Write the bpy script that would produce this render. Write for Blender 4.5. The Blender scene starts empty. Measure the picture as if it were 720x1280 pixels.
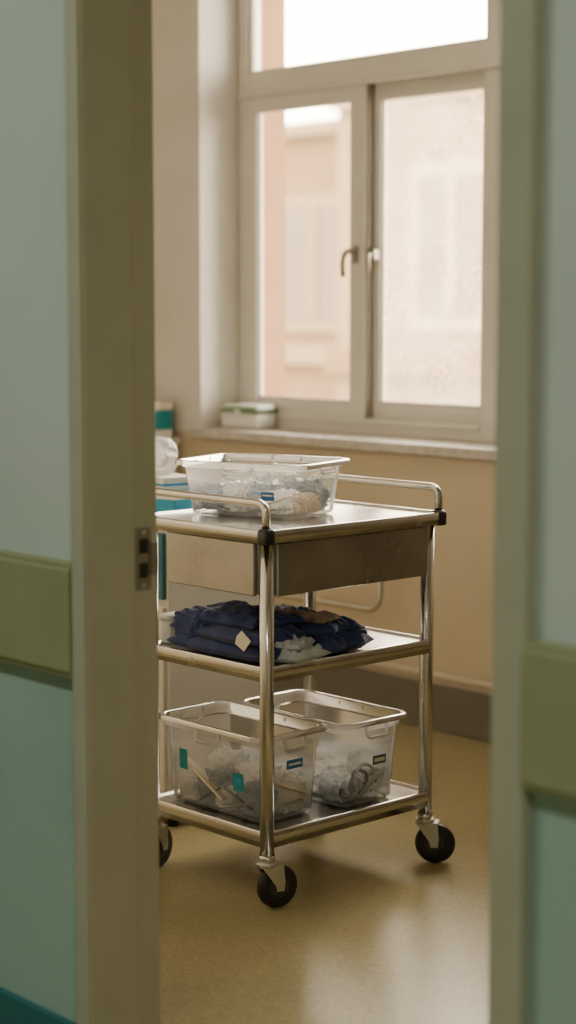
import bpy, math, random
from math import sin, cos, pi, radians
from mathutils import Vector, Matrix, noise
S=bpy.context.scene
COL=S.collection

# ------------------------------------------------------------------ materials
def newmat(name):
    m=bpy.data.materials.new(name); m.use_nodes=True
    nt=m.node_tree; nt.nodes.clear()
    out=nt.nodes.new('ShaderNodeOutputMaterial')
    return m,nt,out
def lk(nt,a,b): nt.links.new(a,b)
def pmat(name,col,rough=.5,metal=0,spec=.5,noise_scale=0,noise_amt=.1,bump=0,bump_scale=60,stretch=None,trans=0,emit=None,estr=0,sheen=0,coat=0,rvar=.05):
    m,nt,out=newmat(name)
    p=nt.nodes.new('ShaderNodeBsdfPrincipled'); lk(nt,p.outputs[0],out.inputs[0])
    p.inputs['Roughness'].default_value=rough; p.inputs['Metallic'].default_value=metal
    p.inputs['Specular IOR Level'].default_value=spec
    p.inputs['Base Color'].default_value=(*col,1)
    if coat: p.inputs['Coat Weight'].default_value=coat; p.inputs['Coat Roughness'].default_value=.15
    if sheen: p.inputs['Sheen Weight'].default_value=sheen
    if emit: p.inputs['Emission Color'].default_value=(*emit,1); p.inputs['Emission Strength'].default_value=estr
    tc=nt.nodes.new('ShaderNodeTexCoord'); vec=tc.outputs['Object']
    if stretch:
        mp=nt.nodes.new('ShaderNodeMapping'); mp.inputs['Scale'].default_value=stretch; lk(nt,vec,mp.inputs[0]); vec=mp.outputs[0]
    if noise_scale:
        n=nt.nodes.new('ShaderNodeTexNoise'); n.inputs['Scale'].default_value=noise_scale; n.inputs['Detail'].default_value=5
        lk(nt,vec,n.inputs['Vector'])
        r=nt.nodes.new('ShaderNodeMapRange'); r.inputs[1].default_value=.3; r.inputs[2].default_value=.7
        r.inputs[3].default_value=1-noise_amt; r.inputs[4].default_value=1+noise_amt
        lk(nt,n.outputs['Fac'],r.inputs[0])
        mx=nt.nodes.new('ShaderNodeMix'); mx.data_type='RGBA'; mx.blend_type='MULTIPLY'; mx.inputs[0].default_value=1
        mx.inputs[6].default_value=(*col,1); lk(nt,r.outputs[0],mx.inputs[7]); lk(nt,mx.outputs[2],p.inputs['Base Color'])
        r2=nt.nodes.new('ShaderNodeMapRange'); r2.inputs[1].default_value=.3; r2.inputs[2].default_value=.7; r2.inputs[3].default_value=max(.02,rough-rvar); r2.inputs[4].default_value=min(1,rough+rvar)
        lk(nt,n.outputs['Fac'],r2.inputs[0]); lk(nt,r2.outputs[0],p.inputs['Roughness'])
    if bump:
        n=nt.nodes.new('ShaderNodeTexNoise'); n.inputs['Scale'].default_value=bump_scale; n.inputs['Detail'].default_value=4
        lk(nt,vec,n.inputs['Vector'])
        b=nt.nodes.new('ShaderNodeBump'); b.inputs['Strength'].default_value=bump; b.inputs['Distance'].default_value=.004
        lk(nt,n.outputs['Fac'],b.inputs['Height']); lk(nt,b.outputs[0],p.inputs['Normal'])
    return m
def zsplit(name,low,high,zc,rough=.55,bump=.15):
    m,nt,out=newmat(name)
    p=nt.nodes.new('ShaderNodeBsdfPrincipled'); lk(nt,p.outputs[0],out.inputs[0]); p.inputs['Roughness'].default_value=rough
    g=nt.nodes.new('ShaderNodeNewGeometry'); s=nt.nodes.new('ShaderNodeSeparateXYZ'); lk(nt,g.outputs['Position'],s.inputs[0])
    c=nt.nodes.new('ShaderNodeMath'); c.operation='GREATER_THAN'; c.inputs[1].default_value=zc; lk(nt,s.outputs[2],c.inputs[0])
    mx=nt.nodes.new('ShaderNodeMix'); mx.data_type='RGBA'; mx.inputs[6].default_value=(*low,1); mx.inputs[7].default_value=(*high,1)
    lk(nt,c.outputs[0],mx.inputs[0])
    n=nt.nodes.new('ShaderNodeTexNoise'); n.inputs['Scale'].default_value=3; n.inputs['Detail'].default_value=6; lk(nt,g.outputs['Position'],n.inputs['Vector'])
    r=nt.nodes.new('ShaderNodeMapRange'); r.inputs[1].default_value=.3; r.inputs[2].default_value=.7; r.inputs[3].default_value=.93; r.inputs[4].default_value=1.05
    lk(nt,n.outputs['Fac'],r.inputs[0])
    m2=nt.nodes.new('ShaderNodeMix'); m2.data_type='RGBA'; m2.blend_type='MULTIPLY'; m2.inputs[0].default_value=1
    lk(nt,mx.outputs[2],m2.inputs[6]); lk(nt,r.outputs[0],m2.inputs[7]); lk(nt,m2.outputs[2],p.inputs['Base Color'])
    n2=nt.nodes.new('ShaderNodeTexNoise'); n2.inputs['Scale'].default_value=90; lk(nt,g.outputs['Position'],n2.inputs['Vector'])
    b=nt.nodes.new('ShaderNodeBump'); b.inputs['Strength'].default_value=bump; b.inputs['Distance'].default_value=.003
    lk(nt,n2.outputs['Fac'],b.inputs['Height']); lk(nt,b.outputs[0],p.inputs['Normal'])
    return m
def plastic(name,col,opac,rough=.3,edge=.30,trl=.6):
    """thin translucent polypropylene sheet"""
    m,nt,out=newmat(name)
    t=nt.nodes.new('ShaderNodeBsdfTransparent'); t.inputs[0].default_value=(.98,.98,.98,1)
    d=nt.nodes.new('ShaderNodeBsdfDiffuse'); d.inputs[0].default_value=(*col,1)
    tr=nt.nodes.new('ShaderNodeBsdfTranslucent'); tr.inputs[0].default_value=(*col,1)
    dm=nt.nodes.new('ShaderNodeMixShader'); dm.inputs[0].default_value=trl; lk(nt,d.outputs[0],dm.inputs[1]); lk(nt,tr.outputs[0],dm.inputs[2])
    g=nt.nodes.new('ShaderNodeBsdfGlossy'); g.inputs['Roughness'].default_value=rough
    lw=nt.nodes.new('ShaderNodeLayerWeight'); lw.inputs[0].default_value=.3
    r=nt.nodes.new('ShaderNodeMapRange'); r.inputs[3].default_value=opac; r.inputs[4].default_value=min(1,opac+edge); lk(nt,lw.outputs['Facing'],r.inputs[0])
    m1=nt.nodes.new('ShaderNodeMixShader'); lk(nt,r.outputs[0],m1.inputs[0]); lk(nt,t.outputs[0],m1.inputs[1]); lk(nt,dm.outputs[0],m1.inputs[2])
    f=nt.nodes.new('ShaderNodeFresnel'); f.inputs[0].default_value=1.45
    m2=nt.nodes.new('ShaderNodeMixShader'); lk(nt,f.outputs[0],m2.inputs[0]); lk(nt,m1.outputs[0],m2.inputs[1]); lk(nt,g.outputs[0],m2.inputs[2])
    lk(nt,m2.outputs[0],out.inputs[0]); return m
def glassmat(name,dust,drops=0):
    m,nt,out=newmat(name)
    t=nt.nodes.new('ShaderNodeBsdfTransparent'); t.inputs[0].default_value=(.98,.97,.95,1)
    tr=nt.nodes.new('ShaderNodeBsdfTranslucent'); tr.inputs[0].default_value=(.92,.80,.64,1)
    tc=nt.nodes.new('ShaderNodeTexCoord'); n=nt.nodes.new('ShaderNodeTexNoise'); n.inputs['Scale'].default_value=7; n.inputs['Detail'].default_value=8; n.inputs['Roughness'].default_value=.75
    lk(nt,tc.outputs['Object'],n.inputs['Vector'])
    r=nt.nodes.new('ShaderNodeMapRange'); r.inputs[1].default_value=.3; r.inputs[2].default_value=.75; r.inputs[3].default_value=dust*.4; r.inputs[4].default_value=dust*1.6
    lk(nt,n.outputs['Fac'],r.inputs[0]); fac=r.outputs[0]
    if drops:
        mp=nt.nodes.new('ShaderNodeMapping'); mp.inputs['Scale'].default_value=(1,1,.55); lk(nt,tc.outputs['Object'],mp.inputs[0])
        v=nt.nodes.new('ShaderNodeTexVoronoi'); v.inputs['Scale'].default_value=62; lk(nt,mp.outputs[0],v.inputs['Vector'])
        lt=nt.nodes.new('ShaderNodeMapRange'); lt.inputs[1].default_value=.18; lt.inputs[2].default_value=.34; lt.inputs[3].default_value=1; lt.inputs[4].default_value=0; lk(nt,v.outputs['Distance'],lt.inputs[0])
        n2=nt.nodes.new('ShaderNodeTexNoise'); n2.inputs['Scale'].default_value=4.5; lk(nt,tc.outputs['Object'],n2.inputs['Vector'])
        g2=nt.nodes.new('ShaderNodeMapRange'); g2.inputs[1].default_value=.42; g2.inputs[2].default_value=.62; lk(nt,n2.outputs['Fac'],g2.inputs[0])
        mu=nt.nodes.new('ShaderNodeMath'); mu.operation='MULTIPLY'; lk(nt,lt.outputs[0],mu.inputs[0]); lk(nt,g2.outputs[0],mu.inputs[1])
        ma=nt.nodes.new('ShaderNodeMath'); ma.operation='MULTIPLY_ADD'; ma.inputs[1].default_value=drops; lk(nt,mu.outputs[0],ma.inputs[0]); lk(nt,fac,ma.inputs[2]); fac=ma.outputs[0]
    m1=nt.nodes.new('ShaderNodeMixShader'); lk(nt,fac,m1.inputs[0]); lk(nt,t.outputs[0],m1.inputs[1]); lk(nt,tr.outputs[0],m1.inputs[2])
    g=nt.nodes.new('ShaderNodeBsdfGlossy'); g.inputs['Roughness'].default_value=.02
    f=nt.nodes.new('ShaderNodeFresnel'); f.inputs[0].default_value=1.25
    m2=nt.nodes.new('ShaderNodeMixShader'); lk(nt,f.outputs[0],m2.inputs[0]); lk(nt,m1.outputs[0],m2.inputs[1]); lk(nt,g.outputs[0],m2.inputs[2])
    lk(nt,m2.outputs[0],out.inputs[0]); return m

M={}
M['roomwall']=zsplit('room_wall_paint',(.52,.44,.315),(.66,.635,.59),.925)
M['corrwall']=zsplit('corridor_wall_paint',(.38,.51,.43),(.59,.63,.56),.82)
M['ceil']=pmat('ceiling_paint',(.75,.73,.68),.8,noise_scale=4,noise_amt=.03)
M['outer']=pmat('exterior_render',(.17,.078,.027),.8,noise_scale=6,noise_amt=.06,bump=.3)
M['upvc']=pmat('window_upvc',(.62,.61,.56),.4,noise_scale=8,noise_amt=.03)
M['upvcd']=pmat('window_seal',(.22,.20,.17),.5)
M['sill']=pmat('sill_stone',(.50,.47,.42),.35,noise_scale=40,noise_amt=.15,bump=.08)
M['frame']=pmat('door_frame_paint',(.46,.435,.31),.4,noise_scale=6,noise_amt=.05,bump=.05)
M['band']=pmat('wall_guard_green',(.33,.335,.175),.5,noise_scale=10,noise_amt=.05,bump=.1,bump_scale=200)
M['skirt']=pmat('skirting_grey',(.15,.14,.115),.45,noise_scale=6,noise_amt=.08)
M['skirtc']=pmat('skirting_teal',(.03,.16,.17),.4)
M['steel']=pmat('stainless_steel',(.64,.63,.60),.18,1)
M['steelp']=pmat('stainless_sheet',(.38,.37,.35),.33,1,noise_scale=7,noise_amt=.18,bump=.05,bump_scale=7,rvar=.12)
M['steelt']=pmat('stainless_tray',(.66,.65,.62),.24,1,noise_scale=8,noise_amt=.04,rvar=.05)
M['zinc']=pmat('zinc_bracket',(.60,.59,.54),.35,.8,noise_scale=20,noise_amt=.08)
M['handle']=pmat('window_handle_metal',(.30,.28,.24),.35,.9)
M['rubber']=pmat('black_rubber',(.018,.017,.016),.5,noise_scale=30,noise_amt=.3)
M['hub']=pmat('wheel_hub',(.05,.045,.04),.4)
M['black']=pmat('black_plastic',(.012,.012,.013),.35)
M['pp']=plastic('clear_polypropylene',(.95,.94,.92),.13,edge=.25,rough=.2)
M['pprim']=plastic('polypropylene_rim',(.95,.94,.92),.55,rough=.2)
M['bag']=plastic('thin_poly_bag',(.94,.94,.93),.6)
M['pipe']=pmat('painted_pipe',(.54,.48,.38),.4,noise_scale=10,noise_amt=.05)
M['navy']=pmat('navy_cotton',(.012,.028,.12),.75,noise_scale=30,noise_amt=.3,bump=.35,bump_scale=220,sheen=.15)
M['patt']=pmat('tan_cloth',(.26,.19,.13),.8,noise_scale=26,noise_amt=.7,bump=.3,bump_scale=120)
M['greycloth']=pmat('pale_grey_cloth',(.48,.52,.54),.7,noise_scale=20,noise_amt=.1,bump=.3,bump_scale=160)
M['grey']=pmat('grey_rubber',(.48,.50,.52),.45)
M['dgrey']=pmat('dark_grey_plastic',(.08,.09,.10),.4)
M['white']=pmat('white_plastic',(.78,.77,.73),.4,noise_scale=8,noise_amt=.03)
M['cream']=pmat('cream_card',(.74,.68,.56),.6)
M['teal']=pmat('teal_card',(.0,.24,.29),.5,noise_scale=10,noise_amt=.08)
M['tealdk']=pmat('dark_teal_laminate',(.02,.13,.18),.45)
M['blue']=pmat('blue_card',(.01,.30,.50),.45,noise_scale=12,noise_amt=.1)
M['label']=pmat('blue_label',(.03,.16,.40),.4)
M['wood']=pmat('birch_stick',(.84,.72,.52),.6,noise_scale=20,noise_amt=.15,stretch=(1,8,1))
M['bluebag']=pmat('blue_grey_film',(.30,.39,.50),.3,noise_scale=12,noise_amt=.45,bump=.5,bump_scale=40)
M['whitebag']=pmat('white_film',(.86,.87,.87),.35,noise_scale=12,noise_amt=.15,bump=.5,bump_scale=40)
M['tanbag']=pmat('pale_tan_film',(.76,.62,.42),.5,noise_scale=15,noise_amt=.2,bump=.4,bump_scale=40)
M['greenlid']=pmat('green_lid',(.18,.27,.18),.4)
M['cab']=pmat('cabinet_laminate',(.66,.64,.58),.4,noise_scale=6,noise_amt=.04)
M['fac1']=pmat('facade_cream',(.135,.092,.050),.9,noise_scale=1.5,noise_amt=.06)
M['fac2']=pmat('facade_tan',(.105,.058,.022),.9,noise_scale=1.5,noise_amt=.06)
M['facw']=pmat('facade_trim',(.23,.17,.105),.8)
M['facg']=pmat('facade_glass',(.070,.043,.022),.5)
M['ground']=pmat('yard_paving',(.30,.25,.19),.9,noise_scale=2,noise_amt=.1)
M['lamp']=pmat('room_fill_glow',(.9,.9,.9),.5,emit=(1,.88,.70),estr=1.2)  # glow of the added room fill panel
M['fillc']=pmat('corridor_fill_glow',(.9,.9,.9),.5,emit=(.90,1,.93),estr=2.2)  # glow of the added corridor fill panels
M['glassL']=glassmat('window_glass',.012)
M['glassR']=glassmat('dusty_window_glass',.10,.22)
def floormat():
    m,nt,out=newmat('speckled_vinyl_floor')
    p=nt.nodes.new('ShaderNodeBsdfPrincipled'); lk(nt,p.outputs[0],out.inputs[0])
    g=nt.nodes.new('ShaderNodeNewGeometry'); pos=g.outputs['Position']
    v=nt.nodes.new('ShaderNodeTexVoronoi'); v.inputs['Scale'].default_value=170; lk(nt,pos,v.inputs['Vector'])
    cr=nt.nodes.new('ShaderNodeValToRGB'); e=cr.color_ramp.elements
    e[0].position=0; e[0].color=(.29,.245,.115,1); e[1].position=1; e[1].color=(.39,.335,.175,1)
    s=nt.nodes.new('ShaderNodeSeparateColor'); lk(nt,v.outputs['Color'],s.inputs[0]); lk(nt,s.outputs[0],cr.inputs[0])
    n=nt.nodes.new('ShaderNodeTexNoise'); n.inputs['Scale'].default_value=2.5; n.inputs['Detail'].default_value=6; lk(nt,pos,n.inputs['Vector'])
    r=nt.nodes.new('ShaderNodeMapRange'); r.inputs[1].default_value=.3; r.inputs[2].default_value=.7; r.inputs[3].default_value=.9; r.inputs[4].default_value=1.08; lk(nt,n.outputs['Fac'],r.inputs[0])
    mx=nt.nodes.new('ShaderNodeMix'); mx.data_type='RGBA'; mx.blend_type='MULTIPLY'; mx.inputs[0].default_value=1
    lk(nt,cr.outputs[0],mx.inputs[6]); lk(nt,r.outputs[0],mx.inputs[7]); lk(nt,mx.outputs[2],p.inputs['Base Color'])
    r2=nt.nodes.new('ShaderNodeMapRange'); r2.inputs[3].default_value=.24; r2.inputs[4].default_value=.36; lk(nt,n.outputs['Fac'],r2.inputs[0]); lk(nt,r2.outputs[0],p.inputs['Roughness'])
    n3=nt.nodes.new('ShaderNodeTexNoise'); n3.inputs['Scale'].default_value=12; lk(nt,pos,n3.inputs['Vector'])
    b=nt.nodes.new('ShaderNodeBump'); b.inputs['Strength'].default_value=.12; b.inputs['Distance'].default_value=.004; lk(nt,n3.outputs['Fac'],b.inputs['Height']); lk(nt,b.outputs[0],p.inputs['Normal'])
    return m
M['floor']=floormat()

# ------------------------------------------------------------------ mesh helpers
def root(name,loc=(0,0,0),rz=0):
    o=bpy.data.objects.new(name,None); COL.objects.link(o); o.location=loc; o.rotation_euler=(0,0,rz); o.empty_display_size=.05
    return o
def mk(name,vs,fs,mat,parent=None,smooth=False,bevel=0,bseg=2,loc=None,rot=None,subsurf=0,solid=0):
    me=bpy.data.meshes.new(name); me.from_pydata([tuple(v) for v in vs],[],fs); me.validate(); me.update()
    if isinstance(mat,str): mat=M[mat]
    me.materials.append(mat)
    if smooth:
        for p in me.polygons:p.use_smooth=True
    o=bpy.data.objects.new(name,me); COL.objects.link(o)
    if parent:o.parent=parent
    if loc:o.location=loc
    if rot:o.rotation_euler=rot
    if solid:
        q=o.modifiers.new('solid','SOLIDIFY'); q.thickness=solid; q.offset=0
    if bevel:
        b=o.modifiers.new('bevel','BEVEL'); b.width=bevel; b.segments=bseg; b.limit_method='ANGLE'; b.angle_limit=radians(40)
    if subsurf:
        q=o.modifiers.new('sub','SUBSURF'); q.levels=subsurf; q.render_levels=subsurf
    return o
def box(name,x0,x1,y0,y1,z0,z1,mat,parent=None,bevel=.002,loc=None,rot=None,bseg=2):
    vs=[(x,y,z) for z in(z0,z1) for y in(y0,y1) for x in(x0,x1)]
    fs=[(0,2,3,1),(4,5,7,6),(0,1,5,4),(2,6,7,3),(0,4,6,2),(1,3,7,5)]
    return mk(name,vs,fs,mat,parent,bevel=bevel,loc=loc,rot=rot,bseg=bseg)
def cyl(name,a,b,r,mat,parent=None,seg=28,r2=None,bevel=0):
    a=Vector(a);b=Vector(b);d=(b-a).normalized();u=d.orthogonal().normalized();w=d.cross(u);r2=r if r2 is None else r2
    vs=[a+(u*cos(2*pi*i/seg)+w*sin(2*pi*i/seg))*r for i in range(seg)]+[b+(u*cos(2*pi*i/seg)+w*sin(2*pi*i/seg))*r2 for i in range(seg)]
    fs=[(i,(i+1)%seg,seg+(i+1)%seg,seg+i) for i in range(seg)]+[tuple(range(seg))[::-1],tuple(range(seg,2*seg))]
    o=mk(name,vs,fs,mat,parent,bevel=bevel)
    for p in o.data.polygons:
        if len(p.vertices)==4:p.use_smooth=True
    return o
def lathe(name,a,axis,prof,mat,parent=None,seg=36):
    a=Vector(a);d=Vector(axis).normalized();u=d.orthogonal().normalized();w=d.cross(u)
    vs=[];fs=[]
    for t,r in prof:
        for i in range(seg):vs.append(a+d*t+(u*cos(2*pi*i/seg)+w*sin(2*pi*i/seg))*r)
    for k in range(len(prof)-1):
        for i in range(seg):fs.append((k*seg+i,k*seg+(i+1)%seg,(k+1)*seg+(i+1)%seg,(k+1)*seg+i))
    fs.append(tuple(range(seg))[::-1]);n=len(prof)-1;fs.append(tuple(range(n*seg,n*seg+seg)))
    return mk(name,vs,fs,mat,parent,smooth=True)
def fillet(pts,r,n=8):
    P=[Vector(p) for p in pts];out=[P[0]]
    for i in range(1,len(P)-1):
        a=(P[i-1]-P[i]);b=(P[i+1]-P[i]);rr=min(r,a.length*.49,b.length*.49)
        s=P[i]+a.normalized()*rr;e=P[i]+b.normalized()*rr
        for k in range(n+1):
            t=k/n;out.append(s*(1-t)**2+P[i]*2*t*(1-t)+e*t*t)
    out.append(P[-1]);return out
def tube(name,pts,r,mat,parent=None,seg=14,flat=1.0,closed=False):
    P=[Vector(p) for p in pts];n=len(P);vs=[];fs=[];u=None
    for i in range(n):
        if closed:d=(P[(i+1)%n]-P[i-1]).normalized()
        else:d=(P[min(i+1,n-1)]-P[max(i-1,0)]).normalized()
        if u is None:
            u=d.cross(Vector((0,0,1)));u=u.normalized() if u.length>.1 else d.orthogonal().normalized()
        else:u=(u-d*u.dot(d)).normalized()
        w=d.cross(u)
        for k in range(seg):
            a=2*pi*k/seg;vs.append(P[i]+u*cos(a)*r+w*sin(a)*r*flat)
    m=n if closed else n-1
    for i in range(m):
        j=(i+1)%n
        for k in range(seg):fs.append((i*seg+k,i*seg+(k+1)%seg,j*seg+(k+1)%seg,j*seg+k))
    if not closed:fs.append(tuple(range(seg))[::-1]);fs.append(tuple(range((n-1)*seg,n*seg)))
    return mk(name,vs,fs,mat,parent,smooth=True)
def rrect(hx,hy,r,z,n=5):
    out=[]
    for cx,cy,a0 in((hx-r,hy-r,0),(-hx+r,hy-r,pi/2),(-hx+r,-hy+r,pi),(hx-r,-hy+r,3*pi/2)):
        for k in range(n+1):
            a=a0+k/n*pi/2;out.append((cx+r*cos(a),cy+r*sin(a),z))
    return out
def loft(name,rings,mat,parent=None,cap0=True,cap1=False,loc=None,rot=None,smooth=True):
    m=len(rings[0]);vs=[v for r in rings for v in r];fs=[]
    for k in range(len(rings)-1):
        for i in range(m):fs.append((k*m+i,k*m+(i+1)%m,(k+1)*m+(i+1)%m,(k+1)*m+i))
    if cap0:fs.append(tuple(range(m))[::-1])
    if cap1:fs.append(tuple(range((len(rings)-1)*m,len(rings)*m)))
    o=mk(name,vs,fs,mat,parent,loc=loc,rot=rot)
    if smooth:
        for p in o.data.polygons:p.use_smooth=len(p.vertices)==4
    return o
def lump(name,c,size,seed,mat,parent,amp=.35,freq=3,res=5,box_=.6):
    """crumpled soft item: superellipsoid with folded noise"""
    import bmesh
    bm=bmesh.new();bmesh.ops.create_icosphere(bm,subdivisions=res,radius=1)
    for v in bm.verts:
        p=v.co.copy();q=Vector([math.copysign(abs(t)**box_,t) for t in p])
        n=noise.fractal(p*freq+Vector((seed*3.1,seed,0)),.8,2.1,4)
        rd=1-abs(noise.noise(p*freq*1.3+Vector((0,seed*2.3,seed))))*2
        q=q*(1+amp*n*.5+amp*.35*rd)
        v.co=Vector((q.x*size[0],q.y*size[1],q.z*size[2]))
    for v in bm.verts:
        v.co.z=max(v.co.z,-size[2]*.8)
        v.co+=Vector(c)
    me=bpy.data.meshes.new(name);bm.to_mesh(me);bm.free();me.materials.append(M[mat])
    for p in me.polygons:p.use_smooth=True
    o=bpy.data.objects.new(name,me);COL.objects.link(o);o.parent=parent;return o

# ------------------------------------------------------------------ room shell
CEIL=3.1
Yd,Ydb=1.9026,2.0626      # corridor side / room side of door wall
Yf=4.37; Yw=4.58; Yo=4.76 # window wall inner face, frame plane, outer face
XL,XR=-6.3,-.4
box('floor',-7.5,3,-2.0,Yf+.1,-.1,0,'floor',bevel=0)
box('ceiling',-7.5,3,-2.0,Yo,CEIL,CEIL+.1,'ceil',bevel=0)
wx0,wx1=-5.185,-3.22; wz0,wz1=.94,2.80
ww=root('wall_window_side')
box('pier_a',XL-.1,wx0,Yf,Yo,0,CEIL,'roomwall',ww,0)
box('pier_b',wx1,XR+.1,Yf,Yo,0,CEIL,'roomwall',ww,0)
box('apron',wx0,wx1,Yf,Yo,0,wz0-.04,'roomwall',ww,0)
box('lintel',wx0,wx1,Yf,Yo,wz1,CEIL,'roomwall',ww,0)
er=root('trim_exterior_reveal')
box('render_a',wx0,wx0+.035,Yw+.05,Yo+.005,wz0,wz1,'outer',er,0)
box('render_b',wx1-.02,wx1,Yw+.05,Yo+.005,wz0,wz1,'outer',er,0)
box('render_sill',wx0,wx1,Yw+.05,Yo+.03,wz0-.05,wz0+.0,'outer',er,0)
box('wall_left',XL-.1,XL,Ydb,Yf,0,CEIL,'roomwall',bevel=0)
box('wall_right',XR,XR+.1,Ydb,Yf,0,CEIL,'roomwall',bevel=0)
# door wall (two skins: corridor and room colours)
oxl,oxr,oz=-2.578,-1.624,2.12
dw=root('wall_door_side')
for n,y0,y1,mt in(('corridor_skin',Yd+.01,1.98,'corrwall'),('room_skin',1.98,Ydb-.008,'roomwall')):
    box(n+'_a',-7.4,oxl-.012,y0,y1,0,CEIL,mt,dw,0); box(n+'_b',oxr+.012,2.9,y0,y1,0,CEIL,mt,dw,0); box(n+'_c',oxl-.012,oxr+.012,y0,y1,oz+.012,CEIL,mt,dw,0)
box('wall_corridor_back',-7.4,2.9,-2.0,-1.9,0,CEIL,'corrwall',bevel=0)
box('wall_corridor_left',-7.5,-7.4,-2.0,Yd+.1,0,CEIL,'corrwall',bevel=0)
box('wall_corridor_right',2.9,3.0,-2.0,Yd+.1,0,CEIL,'corrwall',bevel=0)
cxl=-2.603; cxr=-1.5665
b=root('trim_wall_guard')
for n,x0,x1 in(('rail_a',-7.3,cxl),('rail_b',cxr,2.8)):
    box(n,x0,x1,Yd-.020,Yd+.012,.730,.918,'band',b,.005,bseg=3)
    box(n+'_lip',x0,x1,Yd-.014,Yd+.012,.721,.928,'band',b,.003)
b=root('baseboard_corridor')
for n,x0,x1 in(('base_a',-7.3,cxl),('base_b',cxr,2.8)):
    box(n,x0,x1,Yd-.004,Yd+.012,0,.07,'skirtc',b,.003)
b=root('baseboard_window_side')
box('skirting',XL,XR,Yf-.014,Yf+.002,0,.155,'skirt',b,.003)
b=root('baseboard_left'); box('skirting',XL,XL+.014,Ydb,Yf-.02,0,.155,'skirt',b,.003)
# door frame
d=root('door_frame')
box('jamb_stop_left',oxl-.015,oxl+.013,Yd-.004,2.006,0,oz,'frame',d,.003)
box('jamb_rebate_left',oxl-.02,oxl,2.0,Ydb+.002,0,oz,'frame',d,.002)
box('jamb_stop_right',oxr,oxr+.03,Yd-.004,2.006,0,oz,'frame',d,.003)
box('jamb_rebate_right',oxr+.014,oxr+.03,2.0,Ydb+.002,0,oz,'frame',d,.002)
box('head',oxl-.01,oxr+.02,Yd-.004,2.006,oz-.02,oz+.02,'frame',d,.003)
box('casing_left',cxl,oxl+.011,Yd-.012,Yd+.012,0,oz+.045,'frame',d,.004,bseg=3)
box('casing_right',oxr-.002,cxr,Yd-.012,Yd+.012,0,oz+.045,'frame',d,.004,bseg=3)
box('casing_head',cxl,cxr,Yd-.0122,Yd+.012,oz,oz+.06,'frame',d,.004,bseg=3)
box('casing_room_left',oxl-.06,oxl-.002,Ydb-.01,Ydb+.006,0,oz+.06,'frame',d,.003)
box('casing_room_right',oxr+.002,oxr+.06,Ydb-.01,Ydb+.006,0,oz+.06,'frame',d,.003)
box('strike_plate',oxl-.002,oxl+.0015,2.016,2.052,.868,.982,'handle',d,.001)
box('strike_lip',oxl-.002,oxl+.006,2.048,2.0655,.895,.955,'handle',d,.002)
box('latch_hole',oxl+.0014,oxl+.0022,2.024,2.044,.935,.962,'black',d,0)
box('bolt_hole',oxl+.0014,oxl+.0022,2.024,2.044,.890,.918,'black',d,0)
for i,z in enumerate((.876,.974)): cyl('screw_%d'%i,(oxl+.0012,2.034,z),(oxl+.003,2.034,z),.004,'steel',d,12)
d=root('door_1')
box('leaf',-1.606,-1.566,2.075,2.985,.008,oz-.03,'frame',d,.003)
for sx,xx in((-1,-1.606),(1,-1.566)):
    cyl('rose',(xx,2.92,1.0),(xx+sx*.008,2.92,1.0),.025,'steel',d)
    tube('lever',fillet([(xx,2.92,1.0),(xx+sx*.05,2.92,1.0),(xx+sx*.05,2.80,1.0)],.02),.009,'steel',d)
for i,z in enumerate((.25,1.05,1.85)): cyl('hinge_%d'%i,(-1.59,2.068,z),(-1.59,2.068,z+.1),.008,'steel',d)

# ------------------------------------------------------------------ window
w=root('window_1')
fy0,fy1=Yw-.025,Yw+.045
fx0,fx1=wx0+.004,wx1-.004
box('frame_left',fx0,fx0+.05,fy0,fy1,wz0,wz1,'upvc',w,.003)
box('frame_right',fx1-.045,fx1,fy0,fy1,wz0,wz1,'upvc',w,.003)
box('frame_mullion',-3.972,-3.895,fy0+.003,fy1+.003,wz0+.004,wz1-.004,'upvc',w,.003)
box('frame_bottom',fx0+.002,fx1-.002,fy0-.004,fy1-.004,wz0+.001,.995,'upvc',w,.003)
box('track_a',fx0+.05,-3.975,fy0-.014,fy0+.002,.980,.992,'upvc',w,.002)
box('transom',fx0+.002,fx1-.002,fy0-.003,fy1-.003,2.160,2.235,'upvc',w,.003)
box('transom_lip',fx0+.003,fx1-.003,fy0-.014,fy0+.01,2.150,2.166,'upvc',w,.003)
box('frame_top',fx0+.002,fx1-.002,fy0-.003,fy1-.003,wz1-.06,wz1-.001,'upvc',w,.003)
for n,x0,x1 in(('a',fx0+.045,-3.965),('b',-3.9,fx1-.04)):
    box('toplight_glass_'+n,x0,x1,Yw+.008,Yw+.012,2.235,wz1-.05,'glassL',w,0)
    box('toplight_bead_'+n,x0+.005,x1-.005,Yw-.01,Yw+.01,2.233,2.252,'upvc',w,.003)
    box('toplight_bead_l_'+n,x0+.005,x0+.019,Yw-.011,Yw+.011,2.233,wz1-.06,'upvc',w,.003)
    box('toplight_bead_r_'+n,x1-.019,x1-.005,Yw-.011,Yw+.011,2.233,wz1-.06,'upvc',w,.003)
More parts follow.
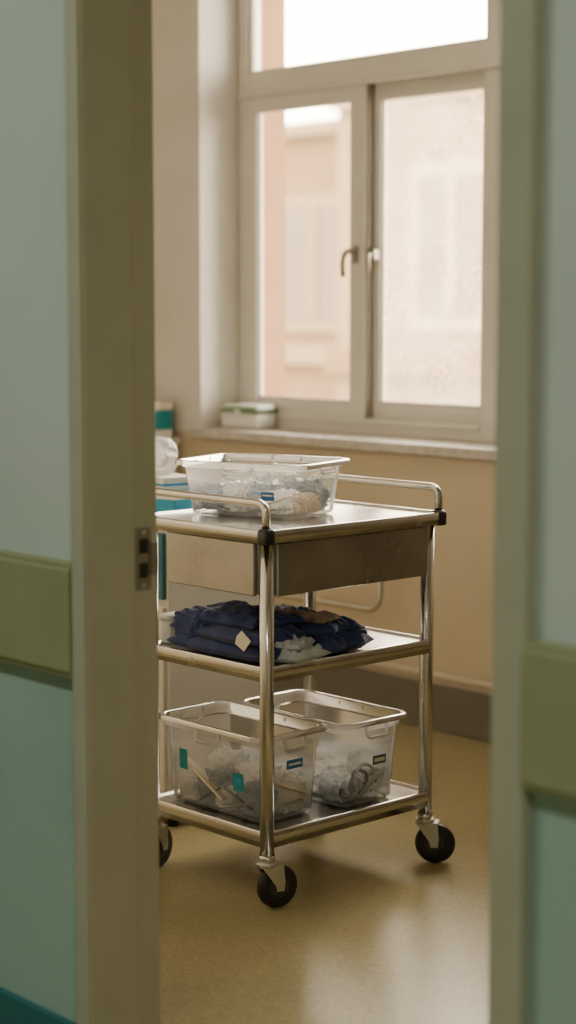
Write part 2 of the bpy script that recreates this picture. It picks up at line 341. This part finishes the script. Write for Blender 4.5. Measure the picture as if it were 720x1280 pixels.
def sash(n,x0,x1,y,sl,sr,gm):
    st=.018
    box(n+'_stile_l',x0,x0+sl,y-st,y+st,.992,2.16,'upvc',w,.005,bseg=3)
    box(n+'_stile_r',x1-sr,x1,y-st,y+st,.992,2.16,'upvc',w,.005,bseg=3)
    box(n+'_rail_b',x0+sl*.9,x1-sr*.9,y-st+.001,y+st-.001,.992,1.052,'upvc',w,.005,bseg=3)
    box(n+'_rail_t',x0+sl*.9,x1-sr*.9,y-st+.001,y+st-.001,2.094,2.16,'upvc',w,.005,bseg=3)
    box(n+'_seal_b',x0+sl-.002,x1-sr+.002,y-.006,y+.006,1.048,1.058,'upvcd',w,0)
    box(n+'_seal_l',x0+sl-.002,x0+sl+.004,y-.006,y+.006,1.05,2.096,'upvcd',w,0)
    box(n+'_seal_r',x1-sr-.004,x1-sr+.002,y-.006,y+.006,1.05,2.096,'upvcd',w,0)
    box(n+'_glass',x0+sl*.9,x1-sr*.9,y-.002,y+.002,1.04,2.1,gm,w,0)
sash('sash_left',-5.142,-4.513,Yw-.012,.066,.075,'glassL')
sash('sash_right',-4.530,-3.968,Yw+.028,.052,.044,'glassR')
sash('sash_third',-3.899,-3.264,Yw+.010,.052,.045,'glassL')
box('sash_shadow_gap',-4.512,-4.506,Yw-.02,Yw+.01,1.0,2.15,'upvcd',w,0)
hz=1.57
box('handle_plate',-4.562,-4.540,Yw-.038,Yw-.029,hz-.03,hz+.03,'handle',w,.003)
tube('handle_lever',fillet([(-4.551,Yw-.03,hz+.012),(-4.551,Yw-.062,hz+.012),(-4.575,Yw-.066,hz+.004),(-4.590,Yw-.062,hz-.03),(-4.588,Yw-.06,hz-.08)],.02),.009,'handle',w)
box('latch_body',-4.500,-4.480,Yw-.018,Yw+.012,hz-.022,hz+.015,'handle',w,.006)
tube('latch_lever',fillet([(-4.49,Yw-.02,hz+.0),(-4.482,Yw-.045,hz-.01),(-4.478,Yw-.045,hz-.06)],.01),.007,'handle',w)
box('window_sill',-5.215,-3.19,Yf-.032,Yw-.022,.905,.94,'sill',None,.006,bseg=3)

s=root('first_aid_box')
loft('body',[rrect(.088,.046,.008,.0),rrect(.094,.052,.01,.010),rrect(.096,.054,.01,.062)],'white',s,True,True)
loft('lid',[rrect(.100,.058,.012,.060),rrect(.100,.058,.012,.074),rrect(.092,.050,.012,.084)],'greenlid',s,True,True)
loft('lid_top',[rrect(.088,.046,.012,.083),rrect(.086,.044,.012,.088)],'white',s,True,True)
box('latch',-.015,.015,-.062,-.056,.048,.070,'white',s,.002)
s.location=(-5.045,4.482,.941); s.rotation_euler=(0,0,radians(2))

# ------------------------------------------------------------------ pipes
hp=root('heating_pipe')
yp=Yf-.05
tube('run',[(-5.25,yp,.195),(XR-.01,yp,.195)],.0125,'pipe',hp)
for i,x in enumerate((-4.85,-4.4,-3.6,-2.6,-1.6)):
    cyl('clip_%d'%i,(x,yp+.012,.195),(x,Yf-.001,.195),.008,'pipe',hp,12)
    cyl('collar_%d'%i,(x-.008,yp,.195),(x+.008,yp,.195),.017,'pipe',hp)
tr_=root('wall_towel_rail')
tube('rail',fillet([(-4.165,Yf-.002,.60),(-4.165,Yf-.09,.60),(-4.165,Yf-.09,.385),(-4.80,Yf-.09,.385),(-4.80,Yf-.09,.60),(-4.80,Yf-.002,.60)],.06),.011,'steel',tr_)
for i,x in enumerate((-4.165,-4.80)): cyl('rosette_%d'%i,(x,Yf-.001,.60),(x,Yf-.008,.60),.022,'steel',tr_)

# ------------------------------------------------------------------ trolley
T=root('stainless_steel_trolley')
tx0,tx1,ty0,ty1=-3.478,-2.994,2.710,3.3085
I=.033
lx=(tx1-I,tx0+I); ly=(ty0+I,ty1-I)
def tray(n,x0,x1,y0,y1,z0,z1,mat_):
    cx,cy=(x0+x1)/2,(y0+y1)/2;hx,hy=(x1-x0)/2,(y1-y0)/2;r=.012
    R=[rrect(hx-.006,hy-.006,r,z0+.004),rrect(hx,hy,r,z0),rrect(hx,hy,r,z1-.004),rrect(hx-.002,hy-.002,r,z1-.001),rrect(hx-.005,hy-.005,r,z1),
       rrect(hx-.010,hy-.010,r,z1-.001),rrect(hx-.015,hy-.015,r,z1-.006),rrect(hx-.022,hy-.022,r,z1-.007)]
    return loft(n,R,mat_,T,True,True,loc=(cx,cy,0))
SH=.568
tray('top_tray',tx0,tx1,ty0,ty1,.853,.883,'steelt')
tray('middle_shelf',tx0+.018,tx1-.018,ty0+.018,ty1-.018,SH-.035,SH,'steelt')
tray('bottom_shelf',tx0+.018,tx1-.018,ty0+.018,ty1-.018,.146,.184,'steelt')
k=0
for x in lx:
    for y in ly:
        k+=1
        cyl('leg_%d'%k,(x,y,.118),(x,y,.855),.0168,'steel',T,32)
        cyl('leg_ferrule_%d'%k,(x,y,.108),(x,y,.128),.0185,'steel',T,32)
        sx=1 if x>-3.2 else -1; sy=1 if y>3 else -1
        ccx,ccy=(tx1 if sx>0 else tx0)-sx*.014,(ty1 if sy>0 else ty0)-sy*.014
        loft('corner_cap_%d'%k,[rrect(.0145,.0145,.006,.850),rrect(.016,.016,.007,.854),rrect(.016,.016,.007,.879),rrect(.012,.012,.006,.886)],'black',T,True,True,loc=(ccx,ccy,0))
box('drawer_box',tx0+.118,tx1-.020,ty0+.022,ty1-.045,.732,.853,'steelp',T,.003)
box('drawer_front',tx1-.026,tx1-.014,ty0+.050,ty1-.062,.728,.850,'steelp',T,.003)
box('drawer_side_panel',tx0+.118,tx1-.055,ty0+.012,ty0+.024,.728,.850,'steelp',T,.003)
for n,y in(('guard_rail_front',ty0+.014),('guard_rail_back',ty1-.014)):
    tube(n,fillet([(tx1-.014,y,.884),(tx1-.014,y,.942),(tx0+.014,y,.942),(tx0+.014,y,.884)],.055,10),.0096,'steel',T,18)
def caster(n,x,y,ang):
    a=Vector((cos(ang),sin(ang),0)); ax=Vector((-sin(ang),cos(ang),0))
    c=Vector((x,y,.0505))+a*.026
    cyl(n+'_stem',(x,y,.098),(x,y,.122),.009,'zinc',T,20)
    cyl(n+'_swivel',(x,y,.103),(x,y,.112),.024,'zinc',T,28)
    W=.013
    lathe(n+'_tyre',c-ax*W,ax,[(0,.030),(0,.041),(.003,.047),(.008,.0502),(.018,.0502),(.023,.047),(.026,.041),(.026,.030)],'rubber',T)
    lathe(n+'_hub',c-ax*(W-.001),ax,[(0,.010),(-.003,.014),(0,.029),(.024,.029),(.027,.014),(.024,.010)],'hub',T)
    cyl(n+'_axle',c-ax*.022,c+ax*.022,.005,'zinc',T,14)
    u=Vector((0,0,1))
    for sgn in(-1,1):
        o=ax*sgn*.018; th=ax*.0012
        pr=[Vector((x,y,.103))-a*.020,Vector((x,y,.103))+a*.034,c+a*.012+u*.010,c+a*.009-u*.008,c-a*.009-u*.008,c-a*.012+u*.006]
        vs=[p+o-th for p in pr]+[p+o+th for p in pr]; m=len(pr)
        fs=[tuple(range(m))[::-1],tuple(range(m,2*m))]+[(i,(i+1)%m,m+(i+1)%m,m+i) for i in range(m)]
        mk(n+'_cheek_%s'%('a' if sgn<0 else 'b'),vs,fs,'zinc',T)
    pr=[Vector((x,y,.102))-a*.022-ax*.019,Vector((x,y,.102))+a*.036-ax*.019,Vector((x,y,.102))+a*.036+ax*.019,Vector((x,y,.102))-a*.022+ax*.019]
    vs=pr+[p+u*.003 for p in pr]
    mk(n+'_fork_top',vs,[(3,2,1,0),(4,5,6,7),(0,1,5,4),(1,2,6,5),(2,3,7,6),(3,0,4,7)],'zinc',T)
caster('caster_1',lx[0],ly[0],radians(47+28))
caster('caster_2',lx[0],ly[1],radians(47-12))
caster('caster_3',lx[1],ly[0],radians(47+62))
caster('caster_4',lx[1],ly[1],radians(47-60))

# ------------------------------------------------------------------ plastic bins
def bin_(name,c,z,bx,by,rx,ry,h,rz=0):
    o=root(name,(c[0],c[1],z),rz); r=.028
    def ring(t,ex=0): return rrect(bx+(rx-bx)*t+ex,by+(ry-by)*t+ex,r,h*t,6)
    wall=[rrect(bx-.014,by-.014,r*.8,.0035,6),rrect(bx-.010,by-.010,r*.8,.0,6),rrect(bx-.003,by-.003,r,.002,6),ring(.05),ring(.4),ring(.8),ring(.86)]
    loft('wall',wall,'pp',o,True,False)
    step=[ring(.86),rrect(bx+(rx-bx)*.86+.006,by+(ry-by)*.86+.006,r,h*.875,6),rrect(rx+.002,ry+.002,r,h*.985,6),rrect(rx+.008,ry+.008,r+.004,h,6),rrect(rx+.016,ry+.016,r+.008,h,6),rrect(rx+.018,ry+.018,r+.008,h-.003,6),rrect(rx+.018,ry+.018,r+.008,h-.012,6)]
    loft('rim',step,'pprim',o,False,False)
    for i,(dx,dy) in enumerate(((0,-1),(0,1),(1,0),(-1,0))):
        L=.042 if dx==0 else .034
        off=(ry if dx==0 else rx)+.004
        pts=[(-L,0,h*.97),(-L,.010,h*.80),(L,.010,h*.80),(L,0,h*.97)]
        P=[]
        for a,b_,zz in fillet(pts,.012,5):
            P.append((a,dy*(off+b_),zz) if dx==0 else (dx*(off+b_),a,zz))
        tube('handle_%d'%i,P,.0042,'pprim',o,8)
    return o
def sticker(parent,name,side,u,zf,su,sz,dims,mat,tilt=0,out=.0012):
    bx,by,rx,ry,h=dims
    vs=[]
    ca,sa=cos(tilt),sin(tilt)
    for a,b_ in((-1,-1),(1,-1),(1,1),(-1,1)):
        da,db=a*su/2,b_*sz/2; a2,b2=da*ca-db*sa,da*sa+db*ca
        zz=zf*h+b2;t=zz/h
        if side=='-y':vs.append((u+a2,-(by+(ry-by)*t)-out,zz))
        else:vs.append((bx+(rx-bx)*t+out,u+a2,zz))
    mk(name,vs,[(0,1,2,3)],mat,parent)
random.seed(4)
def stick(parent,a,b,mat='wood',r=.005): tube('stick',[a,b],r,mat,parent,8,flat=.35)
D1=(.152,.100,.168,.116,.134)
b1=bin_('plastic_storage_bin',(-3.308,2.985),.878,*D1[:4],D1[4],radians(18))
sticker(b1,'blue_label','-y',.075,.40,.036,.020,D1,'label'); sticker(b1,'label_strip','-y',.075,.42,.028,.004,D1,'white',out=.002)
for i,(x,y,sx,sy,sz,mt) in enumerate(((-.100,-.03,.038,.045,.032,'bluebag'),(-.035,-.04,.035,.040,.036,'whitebag'),(.030,-.02,.040,.050,.036,'bluebag'),(.085,-.04,.030,.040,.028,'whitebag'),(.125,-.01,.020,.045,.024,'tanbag'),(-.05,.04,.06,.04,.044,'whitebag'),(.10,.04,.04,.04,.038,'bluebag'),(.03,.05,.04,.035,.044,'whitebag'))):
    lump('content_%d'%i,(x,y,.010+sz*.8),(sx,sy,sz),i+51,mt,b1,.5,4)
stick(b1,(.02,-.085,.02),(.12,-.08,.055),r=.007);stick(b1,(-.12,-.08,.03),(-.04,-.09,.015),'dgrey',r=.005);stick(b1,(-.07,-.085,.05),(-.01,-.09,.02),'grey',r=.007);stick(b1,(.06,-.088,.018),(.125,-.085,.024),'dgrey',r=.004)
D2=(.168,.088,.182,.100,.214)
b2=bin_('plastic_storage_bin',(-3.250,2.862),.179,*D2[:4],D2[4])
sticker(b2,'teal_sticker','-y',.095,.42,.040,.044,D2,'teal',.06); sticker(b2,'teal_sticker_b','-y',-.105,.52,.030,.050,D2,'teal',-.04)
sticker(b2,'blue_label','+x',.010,.62,.052,.022,D2,'label'); sticker(b2,'label_strip','+x',.010,.62,.040,.005,D2,'white',out=.002)
sticker(b2,'sticker_mark','-y',.095,.43,.020,.016,D2,'blue',.06,out=.002)
for i,(x,y,sx,sy,sz,mt) in enumerate(((-.11,-.035,.040,.040,.034,'whitebag'),(-.04,-.035,.035,.04,.040,'bluebag'),(.025,-.04,.040,.035,.026,'whitebag'),(.10,-.03,.035,.040,.036,'bluebag'),(.12,.03,.035,.040,.046,'whitebag'),(.03,.04,.06,.035,.048,'whitebag'),(-.09,.04,.05,.035,.055,'whitebag'))):
    lump('content_%d'%i,(x,y,.008+sz*.8),(sx,sy,sz),i+11,mt,b2,.45,3.5)
stick(b2,(-.11,-.083,.11),(.03,-.083,.035),r=.012);stick(b2,(.03,-.083,.065),(.13,-.082,.03),'dgrey',.005);stick(b2,(.160,-.05,.095),(.160,.06,.05),r=.012)
tube('pen',[(.03,-.085,.018),(.14,-.083,.045)],.005,'grey',b2,8)
stick(b2,(-.05,-.085,.02),(.02,-.085,.06),'dgrey',.005);stick(b2,(.158,-.06,.03),(.160,.05,.035),'cream',.010)
b3=bin_('plastic_storage_bin',(-3.215,3.098),.179,*D2[:4],D2[4])
sticker(b3,'grey_label','+x',.025,.50,.046,.022,D2,'dgrey'); sticker(b3,'label_strip','+x',.025,.50,.036,.010,D2,'cream',out=.002)
for i,(x,y,sx,sy,sz,mt) in enumerate(((.10,-.04,.040,.032,.034,'grey'),(.11,.03,.035,.035,.032,'whitebag'),(.02,.0,.05,.05,.035,'whitebag'),(-.08,.0,.07,.06,.04,'whitebag'))):
    lump('content_%d'%i,(x,y,.008+sz*.8),(sx,sy,sz),i+21,mt,b3,amp=.5)
for i in range(6):
    r=.020+.005*(i%4); c=Vector((.152-.003*i,-.062+.022*i,.042+.006*(i%4)))
    tube('cable_%d'%i,[c+Vector((.003*sin(3*a),r*cos(a),r*sin(a)*.9)) for a in [2*pi*j/24 for j in range(24)]],.005,'grey' if i%2 else 'dgrey',b3,8,closed=True)
tube('scissors_handle',[(.158,-.02,.02),(.160,.02,.055),(.160,.06,.075)],.006,'grey',b3,8)

# ------------------------------------------------------------------ folded garments on the middle shelf
g=root('folded_navy_scrubs',(0,0,SH-.006))
def slab(n,cx,cy,sx,sy,z0,th,rz,seed,mat,amp=1,droop=0):
    N,K=60,44;vs=[];fs=[]
    def surf(u,v,top):
        e=(1-abs(u)**5)**.5*(1-abs(v)**5)**.5
        p=Vector((u*2.2+seed,v*2.2,seed*.7))
        f=abs(noise.noise(Vector((u*1.3+seed,v*3.6+u*1.2,seed))))*1.6+noise.noise(p*1.5)*.6+noise.noise(p*4)*.22
        wx=noise.noise(Vector((v*2,seed,1)))*.14; wy=noise.noise(Vector((u*2,seed,5)))*.18
        x=u*sx*(1+wx);y=v*sy*(1+wy)
        z=z0+th*.5+(th*.5*e*(1+ (f*.9*amp if top else 0)) if top else -th*.5*e)
        return Vector((x*cos(rz)-y*sin(rz)+cx,x*sin(rz)+y*cos(rz)+cy,max(z,.001)))
    for top in(1,0):
        for i in range(N+1):
            for j in range(K+1):vs.append(surf(-1+2*i/N,-1+2*j/K,top))
    o=(N+1)*(K+1)
    for i in range(N):
        for j in range(K):
            a=i*(K+1)+j;fs.append((a,a+K+1,a+K+2,a+1));fs.append((o+a,o+a+1,o+a+K+2,o+a+K+1))
    return mk(n,vs,fs,mat,g,smooth=True)
slab('layer_1',-3.215,2.835,.170,.095,.0,.042,.02,1,'navy',.5)
slab('layer_2',-3.225,2.838,.165,.094,.036,.034,-.04,2.3,'navy',.7)
slab('layer_3',-3.240,2.848,.140,.082,.066,.030,.03,5.1,'navy',1.2)
slab('layer_4',-3.190,3.000,.165,.088,.0,.046,.05,7.7,'navy',.7)
slab('layer_5',-3.190,3.000,.150,.078,.040,.034,-.08,9.2,'navy',1.2)
slab('patterned_lining',-3.150,2.960,.090,.045,.072,.014,.35,12.4,'patt',1.2)
lump('sleeve_roll',(-3.09,3.01,.030),(.050,.085,.032),31,'navy',g,.3,2.4)
lump('sleeve_bunch',(-3.32,2.80,.055),(.06,.05,.040),33,'navy',g,.3,2.4)
slab('pale_fold_lower',-3.058,2.872,.042,.074,.0,.028,.15,15.5,'greycloth',.8)
slab('pale_fold_upper',-3.072,2.860,.040,.054,.026,.022,.45,17.2,'greycloth',1.0)
mk('paper_tag',[(-3.120,2.7285,.048),(-3.088,2.7275,.034),(-3.066,2.7295,.060),(-3.102,2.733,.080),(-3.116,2.730,.066)],[(0,1,2,3,4)],'cream',g,solid=.001)

# ------------------------------------------------------------------ cabinet behind / left with supplies
c=root('bedside_cabinet')
CZ=.835
box('carcass',-4.20,-3.67,2.98,3.34,.05,CZ-.025,'cab',c,.004)
box('top',-4.215,-3.655,2.965,3.355,CZ-.025,CZ,'cab',c,.005)
box('drawer_teal',-4.19,-3.68,2.968,2.984,.62,CZ-.04,'tealdk',c,.003)
box('door_panel',-4.19,-3.68,2.968,2.984,.08,.60,'cab',c,.003)
tube('pull',fillet([(-4.0,2.968,.72),(-4.0,2.94,.72),(-3.84,2.94,.72),(-3.84,2.968,.72)],.01),.005,'steel',c)
for i,(x,y) in enumerate(((-4.16,3.02),(-3.71,3.02),(-4.16,3.3),(-3.71,3.3))): cyl('foot_%d'%i,(x,y,0),(x,y,.052),.016,'black',c,16)
gb=root('glove_box',(-3.79,3.04,CZ+.001),radians(8))
box('carton',-.12,.12,-.06,.06,0,.065,'blue',gb,.002); box('band',-.1205,.1205,-.0605,.0605,.045,.058,'white',gb,.002)
box('slot',-.06,.06,-.02,.02,.0645,.0658,'black',gb,0)
gb=root('glove_box',(-3.81,3.06,CZ+.067),radians(-6))
box('carton',-.11,.11,-.055,.055,0,.035,'white',gb,.002); box('band',-.1105,.1105,-.0555,.0555,.012,.020,'blue',gb,.002)
pb=root('crumpled_plastic_bag',(-3.830,3.06,CZ+.103)); lump('film',(0,0,.044),(.070,.055,.054),41,'bag',pb,.18,1.6,5,.85)

c=root('storage_cabinet')
box('carcass',-6.2,-5.30,4.02,4.35,.06,.875,'cab',c,.004); box('top',-6.215,-5.285,4.005,4.355,.875,.90,'cab',c,.004)
box('door_a',-6.19,-5.755,4.005,4.022,.09,.86,'cab',c,.003); box('door_b',-5.745,-5.31,4.005,4.022,.09,.86,'cab',c,.003)
box('plinth',-6.17,-5.33,4.05,4.34,0,.06,'skirt',c,.002)
for i,x in enumerate((-5.79,-5.71)): tube('pull_%d'%i,fillet([(x,4.007,.6),(x,3.98,.6),(x,3.98,.48),(x,4.007,.48)],.01),.005,'steel',c)
cb=root('supply_carton',(-5.465,4.23,.901))
box('carton',-.16,.16,-.10,.10,0,.13,'white',cb,.003); box('teal_band',-.161,.161,-.101,.101,.030,.105,'teal',cb,.002); box('lid',-.163,.163,-.103,.103,.105,.134,'cream',cb,.003)

tb=root('white_tub',(-3.438,2.815,SH-.006))
loft('body',[rrect(.014,.034,.008,0),rrect(.016,.038,.010,.004),rrect(.018,.041,.010,.060)],'white',tb,True,True)
loft('lid',[rrect(.020,.043,.011,.058),rrect(.020,.043,.011,.068),rrect(.016,.039,.010,.072)],'white',tb,True,True)

# ------------------------------------------------------------------ exterior
box('yard_ground',-60,30,Yo+.05,60,-3.2,-3.0,'ground',bevel=0)
F=root('opposite_building')
box('block_tan',-40,-20.02,20,28,-3,4.15,'fac2',F,0)
box('block_cream',-20.02,-5,19.6,28,-3,4.45,'fac1',F,0)
box('parapet_a',-40,-19.9,19.75,20.4,4.1,4.3,'fac1',F,0); box('parapet_b',-20.1,-5,19.4,20,4.4,4.65,'facw',F,0)
box('ledge_a',-40,-20,19.75,20.1,.55,.85,'fac1',F,0); box('ledge_b',-20.05,-5,19.35,19.8,.45,.80,'fac2',F,0)
def fwin(n,x0,x1,z0,z1,y,sm):
    box(n+'_surround',x0-.2,x1+.2,y-.08,y+.05,z0-.2,z1+.2,sm,F,0)
    box(n+'_glass',x0,x1,y-.1,y+.02,z0,z1,'facg',F,0)
    box(n+'_mullion',(x0+x1)/2-.07,(x0+x1)/2+.07,y-.13,y,z0,z1,sm,F,0)
for i,x in enumerate((-33.5,-29.5,-25.5,-21.55)): fwin('win_a%d'%i,x,x+1.4,1.25,3.0,20,'fac1')
for i,x in enumerate((-18.25,-15,-11.5,-8)): fwin('win_b%d'%i,x,x+1.3,1.3,3.3,19.6,'facw')
for i,x in enumerate((-33.5,-29.5,-25.5,-21.55)): fwin('win_c%d'%i,x,x+1.4,-2,-.3,20,'fac1')
for i,x in enumerate((-18.25,-15,-11.5,-8)): fwin('win_d%d'%i,x,x+1.3,-2,-.3,19.6,'facw')

# ------------------------------------------------------------------ lights
def fill_panel(name,x,y,sx,sy,col,power,mt):  # unseen ceiling panel with area light, added to brighten the interior
    r=root(name,(x,y,CEIL))
    box('fill_back',-sx/2-.03,sx/2+.03,-sy/2-.03,sy/2+.03,-.05,-.001,'white',r,.004)
    box('fill_face',-sx/2,sx/2,-sy/2,sy/2,-.056,-.049,mt,r,.002)
    l=bpy.data.lights.new(name+'_light','AREA'); l.shape='RECTANGLE'; l.size=sx; l.size_y=sy; l.energy=power; l.color=col
    o=bpy.data.objects.new('light',l); COL.objects.link(o); o.parent=r; o.location=(0,0,-.062)
fill_panel('added_room_fill',-3.2,3.3,1.2,.3,(1,.87,.68),10,'lamp')  # added warm fill, lifts the room beyond the window light
fill_panel('added_corridor_fill',-2.9,.2,1.2,.3,(.93,1,.92),29,'fillc')  # added cool fill, brightens the corridor from out of view
fill_panel('added_corridor_fill',.4,.2,1.2,.3,(.93,1,.92),29,'fillc')  # second added corridor fill, further right
sun=bpy.data.lights.new('low_sun','SUN'); sun.energy=9; sun.color=(1,.80,.54); sun.angle=radians(1)
so=bpy.data.objects.new('low_sun',sun); COL.objects.link(so)
so.rotation_euler=Vector((-.45,.75,-.50)).to_track_quat('-Z','Y').to_euler()
so.location=(0,-5,12)
W=bpy.data.worlds.new('warm_hazy_sky'); S.world=W; W.use_nodes=True
nt=W.node_tree; bg=nt.nodes['Background']
tc=nt.nodes.new('ShaderNodeTexCoord'); sp=nt.nodes.new('ShaderNodeSeparateXYZ'); nt.links.new(tc.outputs['Generated'],sp.inputs[0])
cr=nt.nodes.new('ShaderNodeValToRGB'); cr.color_ramp.elements[0].position=.45; cr.color_ramp.elements[0].color=(1,.85,.62,1); cr.color_ramp.elements[1].position=.9; cr.color_ramp.elements[1].color=(1,.92,.79,1)
mr=nt.nodes.new('ShaderNodeMapRange'); mr.inputs[1].default_value=-1; nt.links.new(sp.outputs[2],mr.inputs[0]); nt.links.new(mr.outputs[0],cr.inputs[0])
nt.links.new(cr.outputs[0],bg.inputs[0]); bg.inputs[1].default_value=28
pl=bpy.data.lights.new('window_portal','AREA'); pl.shape='RECTANGLE'; pl.size=wx1-wx0; pl.size_y=1.84
try: pl.cycles.is_portal=True
except Exception: pass
po=bpy.data.objects.new('window_portal',pl); COL.objects.link(po); po.location=((wx0+wx1)/2,Yo+.02,(wz0+wz1)/2); po.rotation_euler=Vector((0,-1,0)).to_track_quat('-Z','Z').to_euler()

# ------------------------------------------------------------------ camera
cam=bpy.data.cameras.new('camera'); co=bpy.data.objects.new('camera',cam); COL.objects.link(co); S.camera=co
cam.sensor_fit='VERTICAL'; cam.sensor_height=36; cam.lens=2279.6/1280*36; cam.clip_start=.05
co.location=(0,0,1.37); co.rotation_euler=(pi/2-.1094,0,.8228)
cam.dof.use_dof=True; cam.dof.focus_distance=4.2; cam.dof.aperture_fstop=2.0
